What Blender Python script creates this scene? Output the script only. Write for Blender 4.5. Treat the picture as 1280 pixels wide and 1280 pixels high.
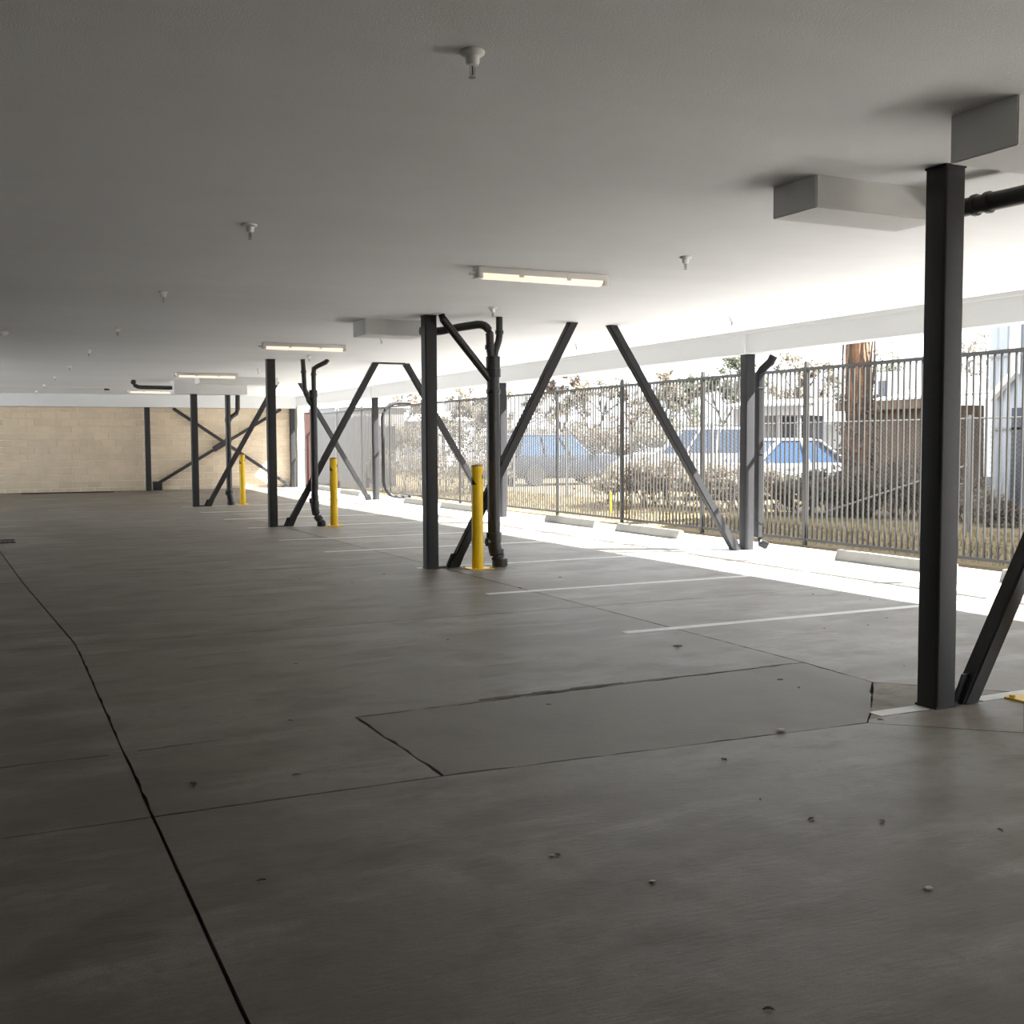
import bpy, bmesh, math, random
from mathutils import Vector, Matrix
random.seed(7)
S = bpy.context.scene
COL = S.collection
for o in list(bpy.data.objects): bpy.data.objects.remove(o)

# ---------------------------------------------------------------- camera
F, PITCH, YAW, ROLL, CH = 1403.79, .0619, .451, -.0047, 1.48
H = 2.96                                             # ceiling height
fw = Vector((math.sin(YAW)*math.cos(PITCH), math.cos(YAW)*math.cos(PITCH), -math.sin(PITCH)))
rt = Vector((math.cos(YAW), -math.sin(YAW), 0)); up = rt.cross(fw)
rt, up = rt*math.cos(ROLL)+up*math.sin(ROLL), up*math.cos(ROLL)-rt*math.sin(ROLL)
CAM = Vector((0, 0, CH))
cd = bpy.data.cameras.new('camera'); cam = bpy.data.objects.new('camera', cd); COL.objects.link(cam)
cd.sensor_width = 36; cd.lens = F/1280*36; cd.clip_end = 400; cd.clip_start = .05
m = Matrix((rt, up, -fw)).transposed().to_4x4(); m.translation = CAM
cam.matrix_world = m; S.camera = cam
def ray(u, v): return fw*F + rt*(u-640) + up*(640-v)
def ground(u, v, z=0.):
    d = ray(u, v); return CAM + d*((z-CH)/d.z)
def depth(u, v, D): return CAM + ray(u, v)*(D/F)
def onx(u, v, X):
    d = ray(u, v); return CAM + d*(X/d.x)
def ony(u, v, Y):
    d = ray(u, v); return CAM + d*(Y/d.y)

# ---------------------------------------------------------------- sky, sun, exposure
SUN_E, SKY_E, EXPO = 15.5, 1.4, 1.68
w = bpy.data.worlds.new('sky'); S.world = w; w.use_nodes = True
bg = w.node_tree.nodes['Background']; bg.inputs[0].default_value = (.86, .93, 1, 1); bg.inputs[1].default_value = SKY_E
sl = bpy.data.lights.new('sun', 'SUN'); sl.energy = SUN_E; sl.angle = .009; sl.color = (1, .985, .955)
so = bpy.data.objects.new('sun', sl); COL.objects.link(so)
to_sun = Vector((.88, -.475, .99)).normalized()
so.rotation_euler = to_sun.to_track_quat('Z', 'Y').to_euler(); so.location = (20, -10, 20)
S.view_settings.view_transform = 'Standard'; S.view_settings.look = 'None'
S.view_settings.exposure = EXPO; S.view_settings.gamma = 1; S.view_settings.use_curve_mapping = False

# ---------------------------------------------------------------- materials
MATS = {}
def mat(name, col, rough=.6, metal=0, emit=None, es=0, noise=None, bump=None, spec=None, trans=0):
    """noise=(scale, colour2, lo, hi[, stretch xyz]); bump=(scale, strength[, stretch])"""
    if name in MATS: return MATS[name]
    M = bpy.data.materials.new(name); M.use_nodes = True; nt = M.node_tree; b = nt.nodes['Principled BSDF']
    b.inputs['Base Color'].default_value = (*col, 1); b.inputs['Roughness'].default_value = rough; b.inputs['Metallic'].default_value = metal
    if spec is not None: b.inputs['Specular IOR Level'].default_value = spec
    if trans: b.inputs['Transmission Weight'].default_value = trans
    if emit: b.inputs['Emission Color'].default_value = (*emit, 1); b.inputs['Emission Strength'].default_value = es
    def nz(scale, stretch, det=9):
        tc = nt.nodes.new('ShaderNodeNewGeometry'); mp = nt.nodes.new('ShaderNodeMapping'); mp.inputs['Scale'].default_value = stretch
        n = nt.nodes.new('ShaderNodeTexNoise'); n.inputs['Scale'].default_value = scale; n.inputs['Detail'].default_value = det; n.inputs['Roughness'].default_value = .62
        nt.links.new(tc.outputs['Position'], mp.inputs[0]); nt.links.new(mp.outputs[0], n.inputs[0]); return n
    if noise:
        prev = None
        for ns in (noise if isinstance(noise, list) else [noise]):
            n = nz(ns[0], ns[4] if len(ns) > 4 else (1, 1, 1))
            r = nt.nodes.new('ShaderNodeMapRange'); r.inputs[1].default_value = ns[2]; r.inputs[2].default_value = ns[3]
            nt.links.new(n.outputs[0], r.inputs[0])
            mx = nt.nodes.new('ShaderNodeMix'); mx.data_type = 'RGBA'; mx.clamp_factor = True
            nt.links.new(r.outputs[0], mx.inputs[0])
            if prev: nt.links.new(prev.outputs[2], mx.inputs[6])
            else: mx.inputs[6].default_value = (*col, 1)
            mx.inputs[7].default_value = (*ns[1], 1); prev = mx
        nt.links.new(prev.outputs[2], b.inputs['Base Color'])
    if bump:
        n = nz(bump[0], bump[2] if len(bump) > 2 else (1, 1, 1), 4)
        bp = nt.nodes.new('ShaderNodeBump'); bp.inputs['Strength'].default_value = bump[1]; bp.inputs['Distance'].default_value = .02
        nt.links.new(n.outputs[0], bp.inputs['Height']); nt.links.new(bp.outputs[0], b.inputs['Normal'])
    MATS[name] = M; return M
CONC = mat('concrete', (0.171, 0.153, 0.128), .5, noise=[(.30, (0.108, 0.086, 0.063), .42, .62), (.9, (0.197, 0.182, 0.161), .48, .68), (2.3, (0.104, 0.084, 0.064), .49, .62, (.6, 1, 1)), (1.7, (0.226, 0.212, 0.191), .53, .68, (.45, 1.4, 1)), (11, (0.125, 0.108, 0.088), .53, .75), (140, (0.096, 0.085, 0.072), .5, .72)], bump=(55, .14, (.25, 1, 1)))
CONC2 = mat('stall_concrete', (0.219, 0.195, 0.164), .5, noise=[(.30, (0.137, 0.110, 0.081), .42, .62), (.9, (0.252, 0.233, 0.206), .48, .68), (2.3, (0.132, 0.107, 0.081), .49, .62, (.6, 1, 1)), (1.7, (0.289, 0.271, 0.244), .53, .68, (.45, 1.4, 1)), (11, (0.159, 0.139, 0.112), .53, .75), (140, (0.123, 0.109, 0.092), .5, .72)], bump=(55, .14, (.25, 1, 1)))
PATCH = mat('patch_concrete', (0.175, 0.160, 0.140), .58, noise=[(1.2, (0.133, 0.119, 0.103), .5, .78), (30, (0.125, 0.115, 0.098), .55, .95)], bump=(55, .14, (.25, 1, 1)))
DIRTY = mat('dirty_concrete', (0.230, 0.206, 0.169), .7, noise=[(6, (0.121, 0.091, 0.061), .45, .7), (40, (0.266, 0.249, 0.218), .55, .9)], bump=(40, .2))
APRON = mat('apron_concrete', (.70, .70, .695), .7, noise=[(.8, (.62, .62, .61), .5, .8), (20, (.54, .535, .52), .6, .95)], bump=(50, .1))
JOINT = mat('joint_dirt', (0.075, 0.068, 0.060), .9, noise=(12, (0.150, 0.128, 0.098), .4, .7))
PAINTW = mat('stripe_paint', (.62, .62, .60), .55, noise=[(5, (.45, .45, .43), .55, .8), (40, (.36, .35, .33), .6, .8)])
CEIL = mat('ceiling_paint', (.82, .828, .84), .75, noise=[(.25, (.745, .752, .762), .45, .7, (.5, 1.6, 1)), (2, (.785, .792, .802), .5, .8)], bump=(140, .25))
SOFF = mat('soffit_paint', (.66, .66, .65), .7, bump=(120, .08))
BEAM = mat('beam_paint', (.68, .69, .69), .65, bump=(60, .05))
WALLP = mat('plain_wall_paint', (.55, .53, .49), .8)
BLK = [mat('block_%d' % i, c, .85, noise=[(3, tuple(x*.88 for x in c), .45, .7), (45, tuple(x*.8 for x in c), .55, .9)], bump=(60, .25)) for i, c in enumerate([(.66, .545, .40), (.63, .52, .385), (.69, .57, .42), (.64, .535, .40)])]
MORT = mat('mortar', (.86, .77, .64), .9, bump=(60, .2))
STEEL = mat('dark_steel_paint', (.020, .0195, .021), .52, spec=.35, noise=(30, (.028, .027, .029), .5, .8), bump=(90, .04))
IRON = mat('fence_paint', (0.048, 0.046, 0.043), .45, noise=(20, (0.067, 0.062, 0.058), .5, .8))
PIPE = mat('black_pipe', (.028, .027, .028), .38, noise=(12, (.05, .048, .047), .5, .8))
YEL = mat('safety_yellow', (.90, .56, .004), .35, noise=(8, (.80, .48, .004), .5, .8))
BLACK = mat('black_decal', (.012, .012, .012), .5)
LWHITE = mat('lamp_housing', (.74, .72, .69), .45)
LDIFF = mat('lamp_diffuser', (.9, .88, .84), .3, emit=(1, .76, .55), es=.34)
LRIB = mat('lamp_rib', (.92, .88, .82), .3, emit=(1, .70, .46), es=.08)
METAL = mat('bare_metal', (.5, .49, .47), .3, .9)
WPL = mat('white_plastic', (.9, .9, .89), .3)
STOPC = mat('wheel_stop_concrete', (0.285, 0.277, 0.254), .85, noise=[(4, (0.239, 0.231, 0.208), .5, .8), (40, (0.213, 0.203, 0.188), .6, .95)], bump=(40, .3))
RUST = mat('rusty_grate', (.055, .04, .03), .8, .2, noise=(15, (.12, .06, .035), .5, .75))
LEAFM = mat('dry_leaf', (0.104, 0.068, 0.040), .8, noise=(60, (0.176, 0.120, 0.072), .45, .7))
STONE = mat('pebble', (0.486, 0.432, 0.378), .8, noise=(40, (0.338, 0.297, 0.257), .45, .7))
EARTH = mat('dry_ground', (0.147, 0.105, 0.048), .95, noise=[(1.2, (0.109, 0.080, 0.038), .45, .75), (9, (0.178, 0.134, 0.067), .5, .8)], bump=(25, .6))
GRASS = mat('dry_grass', (0.178, 0.131, 0.058), .9, noise=(2, (0.134, 0.109, 0.045), .45, .7))
LOT = mat('gravel_lot', (0.210, 0.193, 0.168), .95, noise=(6, (0.168, 0.154, 0.133), .45, .75))
TWIG = mat('dry_twigs', (0.056, 0.039, 0.026), .9, noise=(3, (0.086, 0.065, 0.048), .4, .7))
TWIG2 = mat('grey_twigs', (0.077, 0.065, 0.055), .9, noise=(3, (0.048, 0.041, 0.034), .4, .7))
LEAF1 = mat('pale_tan_leaves', (0.146, 0.118, 0.084), .85, noise=(4, (0.123, 0.106, 0.067), .4, .7))
LEAF2 = mat('olive_leaves', (0.062, 0.070, 0.039), .8, noise=(4, (0.089, 0.091, 0.052), .4, .7))
LEAF3 = mat('brown_leaves', (0.088, 0.058, 0.036), .85, noise=(4, (0.061, 0.042, 0.028), .4, .7))
BARK = mat('red_brown_bark', (0.221, 0.111, 0.058), .95, noise=[(9, (0.117, 0.065, 0.039), .42, .6, (1, 1, .3)), (25, (0.325, 0.208, 0.117), .55, .8)], bump=(22, 1.0, (1, 1, .35)))
WOODG = mat('weathered_boards', (0.138, 0.130, 0.130), .9, noise=(14, (0.081, 0.077, 0.077), .4, .7, (1, 1, .08)), bump=(30, .4, (1, 1, .1)))
WOODG2 = mat('dark_weathered_boards', (.075, .07, .07), .9, noise=(14, (.045, .042, .042), .4, .7, (1, 1, .08)), bump=(30, .4, (1, 1, .1)))
WOODB = mat('brown_boards', (0.146, 0.101, 0.067), .9, noise=(10, (0.090, 0.061, 0.040), .4, .7, (1, 1, .15)), bump=(25, .4, (1, 1, .15)))
GALV = mat('galvanised_wire', (.22, .215, .205), .5, .3)
TIN = mat('corrugated_tin', (0.352, 0.368, 0.392), .5, .2, noise=(5, (0.288, 0.296, 0.312), .5, .8, (1, 1, .2)))
WHITEB = mat('white_siding', (.76, .75, .73), .7)
ROOFW = mat('white_roofing', (.80, .79, .78), .6, noise=(3, (.70, .69, .67), .5, .8))
GREYW = mat('grey_wall', (0.231, 0.224, 0.218), .8)
DARKW = mat('dark_opening', (.05, .055, .07), .3)
RUSTRED = mat('rust_red_paint', (0.042, 0.010, 0.005), .6, noise=(12, (0.025, 0.007, 0.005), .45, .7))
CARW = mat('white_car_paint', (.76, .77, .79), .2); CARS = mat('silver_car_paint', (.55, .58, .62), .22, .3); CARD = mat('dark_blue_car_paint', (.022, .03, .045), .22, 0)
GLASS = mat('car_glass', (.03, .065, .14), .08, 0, spec=.6)
TIRE = mat('tyre_rubber', (.02, .02, .02), .8); HUB = mat('wheel_hub', (.45, .46, .48), .3, .8)
LAMPR = mat('tail_lamp', (.35, .02, .02), .3); LAMPW = mat('head_lamp', (.75, .75, .72), .15)

# ---------------------------------------------------------------- helpers
class MB:
    def __init__(s): s.v = []; s.f = []
    def add(s, vs, fs):
        n = len(s.v); s.v += [tuple(p) for p in vs]; s.f += [tuple(i+n for i in f) for f in fs]; return s
    def box(s, x0, x1, y0, y1, z0, z1):
        return s.add([(x0,y0,z0),(x1,y0,z0),(x1,y1,z0),(x0,y1,z0),(x0,y0,z1),(x1,y0,z1),(x1,y1,z1),(x0,y1,z1)],
                     [(3,2,1,0),(4,5,6,7),(0,1,5,4),(1,2,6,5),(2,3,7,6),(3,0,4,7)])
    def prism(s, poly, z0, z1):
        n = len(poly)
        return s.add([(x,y,z0) for x,y in poly]+[(x,y,z1) for x,y in poly],
                     [tuple(range(n-1,-1,-1)), tuple(range(n,2*n))]+[(i,(i+1)%n,n+(i+1)%n,n+i) for i in range(n)])
    def sweep(s, pts, prof, closed_caps=True, upv=None):
        """prof: list of (a,b) in the plane normal to the path"""
        pts = [Vector(p) for p in pts]; n = len(prof); rings = []
        for i, p in enumerate(pts):
            t = (pts[min(i+1,len(pts)-1)]-pts[max(i-1,0)]).normalized()
            u = Vector(upv) if upv else (Vector((0,0,1)) if abs(t.z) < .9 else Vector((0,1,0)))
            a = t.cross(u).normalized(); b = a.cross(t).normalized()
            k = 1.
            if 0 < i < len(pts)-1:
                c = (pts[i]-pts[i-1]).normalized().dot((pts[i+1]-pts[i]).normalized()); k = 1/max(.6, math.sqrt((1+c)/2))
            rings.append([p + a*x*k + b*y*k for x, y in prof])
        vs = [q for r in rings for q in r]; fs = []
        for i in range(len(pts)-1):
            for j in range(n): fs.append((i*n+j, i*n+(j+1)%n, (i+1)*n+(j+1)%n, (i+1)*n+j))
        if closed_caps: fs += [tuple(range(n-1,-1,-1)), tuple((len(pts)-1)*n+j for j in range(n))]
        return s.add(vs, fs)
    def tube(s, pts, r, n=10): return s.sweep(pts, [(r*math.cos(2*math.pi*k/n), r*math.sin(2*math.pi*k/n)) for k in range(n)])
    def bar(s, p, q, wd, ht, rr=.012, upv=None): return s.sweep([p, q], rsq(wd, ht, rr), upv=upv)
    def lathe(s, prof, n=20, c=(0,0,0)):
        """prof: list of (r,z) top to bottom or reverse"""
        vs = []; fs = []
        for r, z in prof: vs += [(c[0]+r*math.cos(2*math.pi*k/n), c[1]+r*math.sin(2*math.pi*k/n), c[2]+z) for k in range(n)]
        for i in range(len(prof)-1):
            for k in range(n): fs.append((i*n+k, i*n+(k+1)%n, (i+1)*n+(k+1)%n, (i+1)*n+k))
        fs += [tuple(range(n-1,-1,-1)), tuple((len(prof)-1)*n+k for k in range(n))]
        return s.add(vs, fs)
    def mesh(s, name, mt, smooth=False):
        me = bpy.data.meshes.new(name); me.from_pydata(s.v, [], s.f)
        bm = bmesh.new(); bm.from_mesh(me); bmesh.ops.recalc_face_normals(bm, faces=bm.faces); bm.to_mesh(me); bm.free()
        me.materials.append(mt)
        if smooth:
            me.polygons.foreach_set('use_smooth', [True]*len(me.polygons)); me.set_sharp_from_angle(angle=math.radians(35))
        me.update(); return me
    def build(s, name, mt, parent=None, smooth=False, loc=None):
        return link(name, s.mesh(name, mt, smooth), parent, loc)
def link(name, me, parent=None, loc=None):
    o = bpy.data.objects.new(name, me); COL.objects.link(o)
    if loc is not None: o.location = loc
    if parent: o.parent = parent
    return o
def rsq(wd, ht, r, k=3):
    out = []
    for cx, cy, a0 in ((wd/2-r, ht/2-r, 0), (-wd/2+r, ht/2-r, 90), (-wd/2+r, -ht/2+r, 180), (wd/2-r, -ht/2+r, 270)):
        for i in range(k+1):
            a = math.radians(a0+90*i/k); out.append((cx+r*math.cos(a), cy+r*math.sin(a)))
    return out
def thing(name, label, cat, loc=(0,0,0), rz=0, group=None):
    o = bpy.data.objects.new(name, None); COL.objects.link(o); o.empty_display_size = .1
    o.location = loc; o.rotation_euler = (0,0,rz); return tag(o, label, cat, group)
def tag(o, label, cat, group=None, kind=None):
    o['label'] = label; o['category'] = cat
    if group: o['group'] = group
    if kind: o['kind'] = kind
    return o
def struct(o, label=None):
    o['kind'] = 'structure'
    if label: o['label'] = label
    return o
def copy_tree(o, parent=None):
    c = o.copy(); COL.objects.link(c); c.parent = parent
    for ch in o.children: copy_tree(ch, c)
    return c
def fz(y): return 0. if y < 28 else .085*min(1., (y-28)/7.4)      # the floor climbs a little towards the block wall

# ================================================================ SETTING
YW, XL, XEDGE = 35.5, -5.5, 10.42
YF = -5.0
# floor: sub-base with every concrete slab on it
fb = MB(); ys = [YF, 28, 36.5]
fb.add([(XL,YF,-.03),(XEDGE,YF,-.03),(XL,28,-.03),(XEDGE,28,-.03),(XL,36.5,fz(36)-.03),(XEDGE,36.5,fz(36)-.03),
        (XL,YF,-.3),(XEDGE,YF,-.3),(XL,36.5,-.3),(XEDGE,36.5,-.3)],
       [(0,1,3,2),(2,3,5,4),(6,8,9,7),(0,6,7,1),(4,5,9,8),(0,2,4,8,6),(1,7,9,5,3)])
floor = struct(fb.build('floor', JOINT), 'grey concrete parking floor with saw-cut joints')
def slab(poly, mt, gap=.0065, rough=0., name='slab'):
    pts = []
    for i, (x, y) in enumerate(poly):
        x2, y2 = poly[(i+1) % len(poly)]; n = max(1, int(math.hypot(x2-x, y2-y)/.09)) if rough else 1
        for k in range(n):
            t = k/n; j = rough if (k and rough) else 0
            pts.append((x+(x2-x)*t+random.uniform(-j, j), y+(y2-y)*t+random.uniform(-j, j)))
    bm = bmesh.new(); f = bm.faces.new([bm.verts.new((x, y, fz(y))) for x, y in pts])
    if f.normal.z < 0 or True:
        bm.normal_update()
        if f.normal.z < 0: f.normal_flip()
    r = bmesh.ops.inset_individual(bm, faces=[f], thickness=gap, use_even_offset=True)
    bmesh.ops.delete(bm, geom=r['faces'], context='FACES')
    f = bm.faces[:][0]; ex = bmesh.ops.extrude_face_region(bm, geom=[f])
    for v in [g for g in ex['geom'] if isinstance(g, bmesh.types.BMVert)]: pass
    low = [g for g in ex['geom'] if isinstance(g, bmesh.types.BMVert)]
    tops = [v for v in bm.verts if v not in set(low)]
    for v in tops: v.co.z -= .05
    bmesh.ops.recalc_face_normals(bm, faces=bm.faces)
    me = bpy.data.meshes.new(name); bm.to_mesh(me); bm.free(); me.materials.append(mt)
    return link(name, me, floor)
XB, XC = 5.02, 8.75
def xj(y):
    k = [(-9,.55),(2.8,.58),(4.57,.62),(8.82,.68),(16.2,.36),(60,.36)]
    for (a, b), (c, d) in zip(k, k[1:]):
        if y <= c: return b+(d-b)*(y-a)/(c-a)
rowsY = [YF, .3, 4.57, 8.82, 13.1, 17.4, 21.7, 28.0, YW+.15]
q = ground(1280, 916); q2 = ground(1280, 866); jy = 4.43+(q.y-4.43)*(XB-4.22)/(q.x-4.22)
for i in range(len(rowsY)-1):
    a, b = rowsY[i], rowsY[i+1]; xa, xb = xj(a), xj(b)
    slab([(XL,a),(xa,a),(xb,b),(XL,b)], CONC)
    if i == 2:
        slab([(xa,a),(1.86,a-.01),(1.85,5.77),(XB-.02,5.85),(XB,b-.08),(xb,b)], CONC, rough=.006)
        slab([(1.86,a-.01),(4.22,4.43),(4.58,4.78),(4.96,5.17),(XB-.02,5.85),(1.85,5.77)], PATCH, rough=.011)
        slab([(4.28,4.49),(5.02,4.49),(q2.x,q2.y),(4.96,5.17),(4.58,4.78)], DIRTY, .004, rough=.008)
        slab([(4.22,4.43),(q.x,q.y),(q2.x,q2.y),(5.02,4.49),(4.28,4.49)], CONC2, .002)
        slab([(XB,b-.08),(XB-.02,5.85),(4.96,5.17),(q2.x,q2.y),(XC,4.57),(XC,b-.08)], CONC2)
    elif i == 1:
        slab([(xa,a),(XB,a),(XB,jy),(4.22,4.43),(1.86,b-.01),(xb,b)], CONC)
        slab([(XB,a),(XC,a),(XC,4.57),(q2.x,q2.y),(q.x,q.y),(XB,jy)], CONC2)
    else:
        a2 = a-.08 if i == 3 else a
        slab([(xa,a),(XB,a2),(XB,b),(xb,b)], CONC)
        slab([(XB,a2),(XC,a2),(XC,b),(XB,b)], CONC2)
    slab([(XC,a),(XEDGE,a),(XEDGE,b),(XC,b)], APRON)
# hairline cracks (thin strips of packed dirt in shallow grooves)
def crack(pts, wd):
    mb = MB()
    for i in range(len(pts)-1):
        p, q = pts[i], pts[i+1]; n = max(2, int(math.hypot(q[0]-p[0], q[1]-p[1])/.12)); old = None
        for k in range(n+1):
            t = k/n; x = p[0]+(q[0]-p[0])*t+random.uniform(-.012,.012); y = p[1]+(q[1]-p[1])*t+random.uniform(-.012,.012); ww = wd*random.uniform(.4,1.3)
            if old: mb.box(min(old[0],x)-.001, max(old[0],x)+.001, min(old[1],y)-ww, max(old[1],y)+ww, .0003, .0012)
            old = (x, y)
    return mb.build('crack', JOINT, floor)
crack([(-.6,5.6),(.55,5.59)], .002); crack([(.7,5.6),(1.1,5.63)], .0015)
crack([(2.6,5.815),(3.1,5.835),(3.6,5.845)], .022); crack([(3.6,5.845),(4.9,5.86)], .006)
# painted stall lines
for y, x0, x1 in ((4.55,4.38,4.73),(4.55,5.15,9.2),(7.4,4.55,9.3),(9.93,4.53,9.3),(12.38,4.75,9.3),(14.85,4.35,9.3),(16.95,4.25,9.3),(19.7,4.4,9.3),(22.2,4.5,9.3),(24.7,4.5,9.3),(27.1,4.5,9.3)):
    MB().box(x0, x1, y-.05, y+.05, .0002, .0025).build('stall_line', PAINTW, floor)
# ceiling
cl = struct(MB().box(XL-.2, 9.46, YF-.2, YW+.4, H, H+.35).build('ceiling', CEIL), 'pale textured painted ceiling')
# edge beam above the fence side, and header on block wall
t1 = struct(MB().box(9.46, 9.70, YF, YW+.4, 2.655, H+.35).build('trim_1', BEAM), 'white painted edge beam above the open side')
MB().box(9.70, 10.36, YF-.2, YW+.4, H, H+.35).build('outer_overhang', BEAM, t1)
MB().box(9.43, 9.46, YF, YW, H-.045, H-.0005).build('reveal_strip', BEAM, t1)
for y in (4.7, 12.35, 20.2, 27.9):
    MB().box(9.425, 9.46, y-.055, y+.055, 2.655, H-.046).build('stiffener', BEAM, t1)
t2 = struct(MB().box(XL, 9.46, YW-.26, YW+.3, 2.585, H-.001).build('trim_2', BEAM), 'white painted header above the block wall')
# block wall
wb = struct(MB().box(XL, 9.42, YW+.012, YW+.3, 0, 2.58).build('wall_back', MORT), 'tan concrete block wall at far end')
BW, BH, J = .406, .203, .014
bmesh_by_w = {}
def block_mesh(wd, k):
    key = (round(wd, 3), k)
    if key not in bmesh_by_w:
        b = .004; x0, x1, z0, z1 = J/2, wd-J/2, J/2, BH-J/2
        bmesh_by_w[key] = MB().add([(x0,.03,z0),(x1,.03,z0),(x1,.03,z1),(x0,.03,z1),(x0,b,z0),(x1,b,z0),(x1,b,z1),(x0,b,z1),
            (x0+b,0,z0+b),(x1-b,0,z0+b),(x1-b,0,z1-b),(x0+b,0,z1-b)],
            [(0,1,2,3),(0,4,5,1),(1,5,6,2),(2,6,7,3),(3,7,4,0),(4,8,9,5),(5,9,10,6),(6,10,11,7),(7,11,8,4),(8,11,10,9)]).mesh('block', BLK[k])
    return bmesh_by_w[key]
rest = MB(); z0w = .087
nb = 0
for r in range(13):
    z = z0w-.10 + r*BH; x = .55 + (BW/2 if r % 2 else 0) - BW
    if r == 12: z = z0w-.10+12*BH
    top = min(BH, 2.584-z)
    while x < 9.41:
        wd = min(BW, 9.415-x)
        if wd > .06 and top > .06:
            if x > .2 and nb < 298:
                o = link('block', block_mesh(wd, random.choice((0,0,1,2,3))), wb, (x, YW+random.uniform(-.001,.001), z))
                if top < BH-.001: o.scale.z = top/BH
                nb += 1
            else: rest.box(x+J/2, x+wd-J/2, YW, YW+.03, z+J/2, z+top-J/2)
        x += BW
    x = .55 + (BW/2 if r % 2 else 0) - 2*BW
    while x > XL: rest.box(x+J/2, x+BW-J/2, YW, YW+.03, z+J/2, z+top-J/2); x -= BW
o = rest.build('block_rows', BLK[0], wb); o['kind'] = 'stuff'
# end pier at the far corner, side and rear walls
struct(MB().box(9.48, 9.69, YW-.3, YW+.3, 0, 2.654).build('trim_3', mat('cream_pier', (.66, .63, .57), .8)), 'cream painted pier at end of block wall')
struct(MB().box(XL-.25, XL, YF, 22, 0, H).build('wall_left', WALLP), 'plain painted side wall')
struct(MB().box(-40, XL, -20, 60, -.3, -.02).build('added_drive', APRON), 'unseen concrete drive added outside the side left open for light')  # out of view; drive added where the side is assumed open to let in light
struct(MB().box(XL, 9.6, YF-.25, YF, 0, H).build('wall_front', WALLP), 'plain painted end wall')
struct(MB().box(9.5, 9.7, YF, -2.5, 0, 2.65).build('wall_right', WALLP), 'plain painted wall beside the open fence side')

# ================================================================ OUTSIDE GROUND
def gz(x):
    if x < 10.42: return 0
    if x < 13.2: return -.03 + .15*(x-10.42)/2.78
    return .12
xs = [10.42, 10.8, 12, 13.2, 15, 17, 19.2, 90]
gm = MB()
for i, x in enumerate(xs): gm.v += [(x, -25, gz(x)), (x, 110, gz(x))]
for i in range(len(xs)-1): gm.f.append((2*i, 2*i+2, 2*i+3, 2*i+1))
struct(gm.build('ground', EARTH), 'dry straw-coloured ground beyond the fence')
def blades(name, x0, x1, y0, y1, n, hh, mt, label):
    mb = MB()
    for _ in range(n):
        x = random.uniform(x0, x1); y = random.uniform(y0, y1); a = random.uniform(0, 6.28); hgt = hh*random.uniform(.3, 1); wd = .006
        dx, dy = math.cos(a)*wd, math.sin(a)*wd; lx, ly = random.uniform(-.6,.6)*hgt, random.uniform(-.6,.6)*hgt; z = gz(x)
        mb.v += [(x-dx,y-dy,z-.005),(x+dx,y+dy,z-.005),(x+lx,y+ly,z+hgt)]; k = len(mb.v); mb.f.append((k-3,k-2,k-1))
    me = bpy.data.meshes.new(name); me.from_pydata(mb.v, [], mb.f); me.materials.append(mt)
    return tag(link(name, me), label, 'grass', kind='stuff')
blades('dry_grass', 10.9, 13.6, 6, 34, 26000, .07, GRASS, 'short dry straw-coloured grass strip beyond the metal picket fence')
# gravel lot under the cars
struct(MB().box(19.5, 60, 12, 70, .115, .13).build('gravel_lot', LOT), 'pale gravel lot under the parked cars')

# ================================================================ COLUMNS AND BRACES
CW = .148
def column(x, y, ztop, label, z0=0, grp=None):
    t = thing('steel_column', label, 'column', (x, y, z0), 0, grp)
    MB().prism(rsq(CW, CW, .016, 4), .012, ztop-z0-.012).build('shaft', STEEL, t, True)
    MB().box(-.077,.077,-.077,.077, 0, .012).build('base_plate', STEEL, t)
    MB().box(-.075,.075,-.075,.075, ztop-z0-.0125, ztop-z0-.0005).build('cap_plate', STEEL, t)
    return t
A = [(4.83,4.55),(4.89,12.3),(4.85,19.75),(4.83,27.1),(4.89,35.15)]
B = [(9.57,4.7),(9.57,12.4),(9.57,20.2),(9.57,27.9),(9.34,35.3)]
IN = ['steel column beside floor isolation joint, its dark paint scuffed, stall line at foot',
      'dark steel column with horizontal black drain pipe and short soffit box at its top',
      'dark steel column between the two hanging lamps, third of inner row from block wall',
      'dark steel column under the deep white soffit box, second from block wall',
      'dark steel column standing against the tan block wall left of the X brace']
for i, (x, y) in enumerate(A):
    column(x, y, [H, H, H, 2.648, 2.58][i], IN[i], fz(y))
OUT = ['dark steel outer column near wall end of open side',
       'outer steel column with black downspout behind it, beside the picket fence',
       'outer steel column mostly hidden behind the thick black drain stack',
       'outer steel column beside round-cornered loop of pipe at the fence',
       'dark steel column at right end of tan block wall']
for i, (x, y) in enumerate(B):
    column(x, y, 2.65 if i < 4 else 2.58, OUT[i], fz(y))
HW = .105
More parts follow.
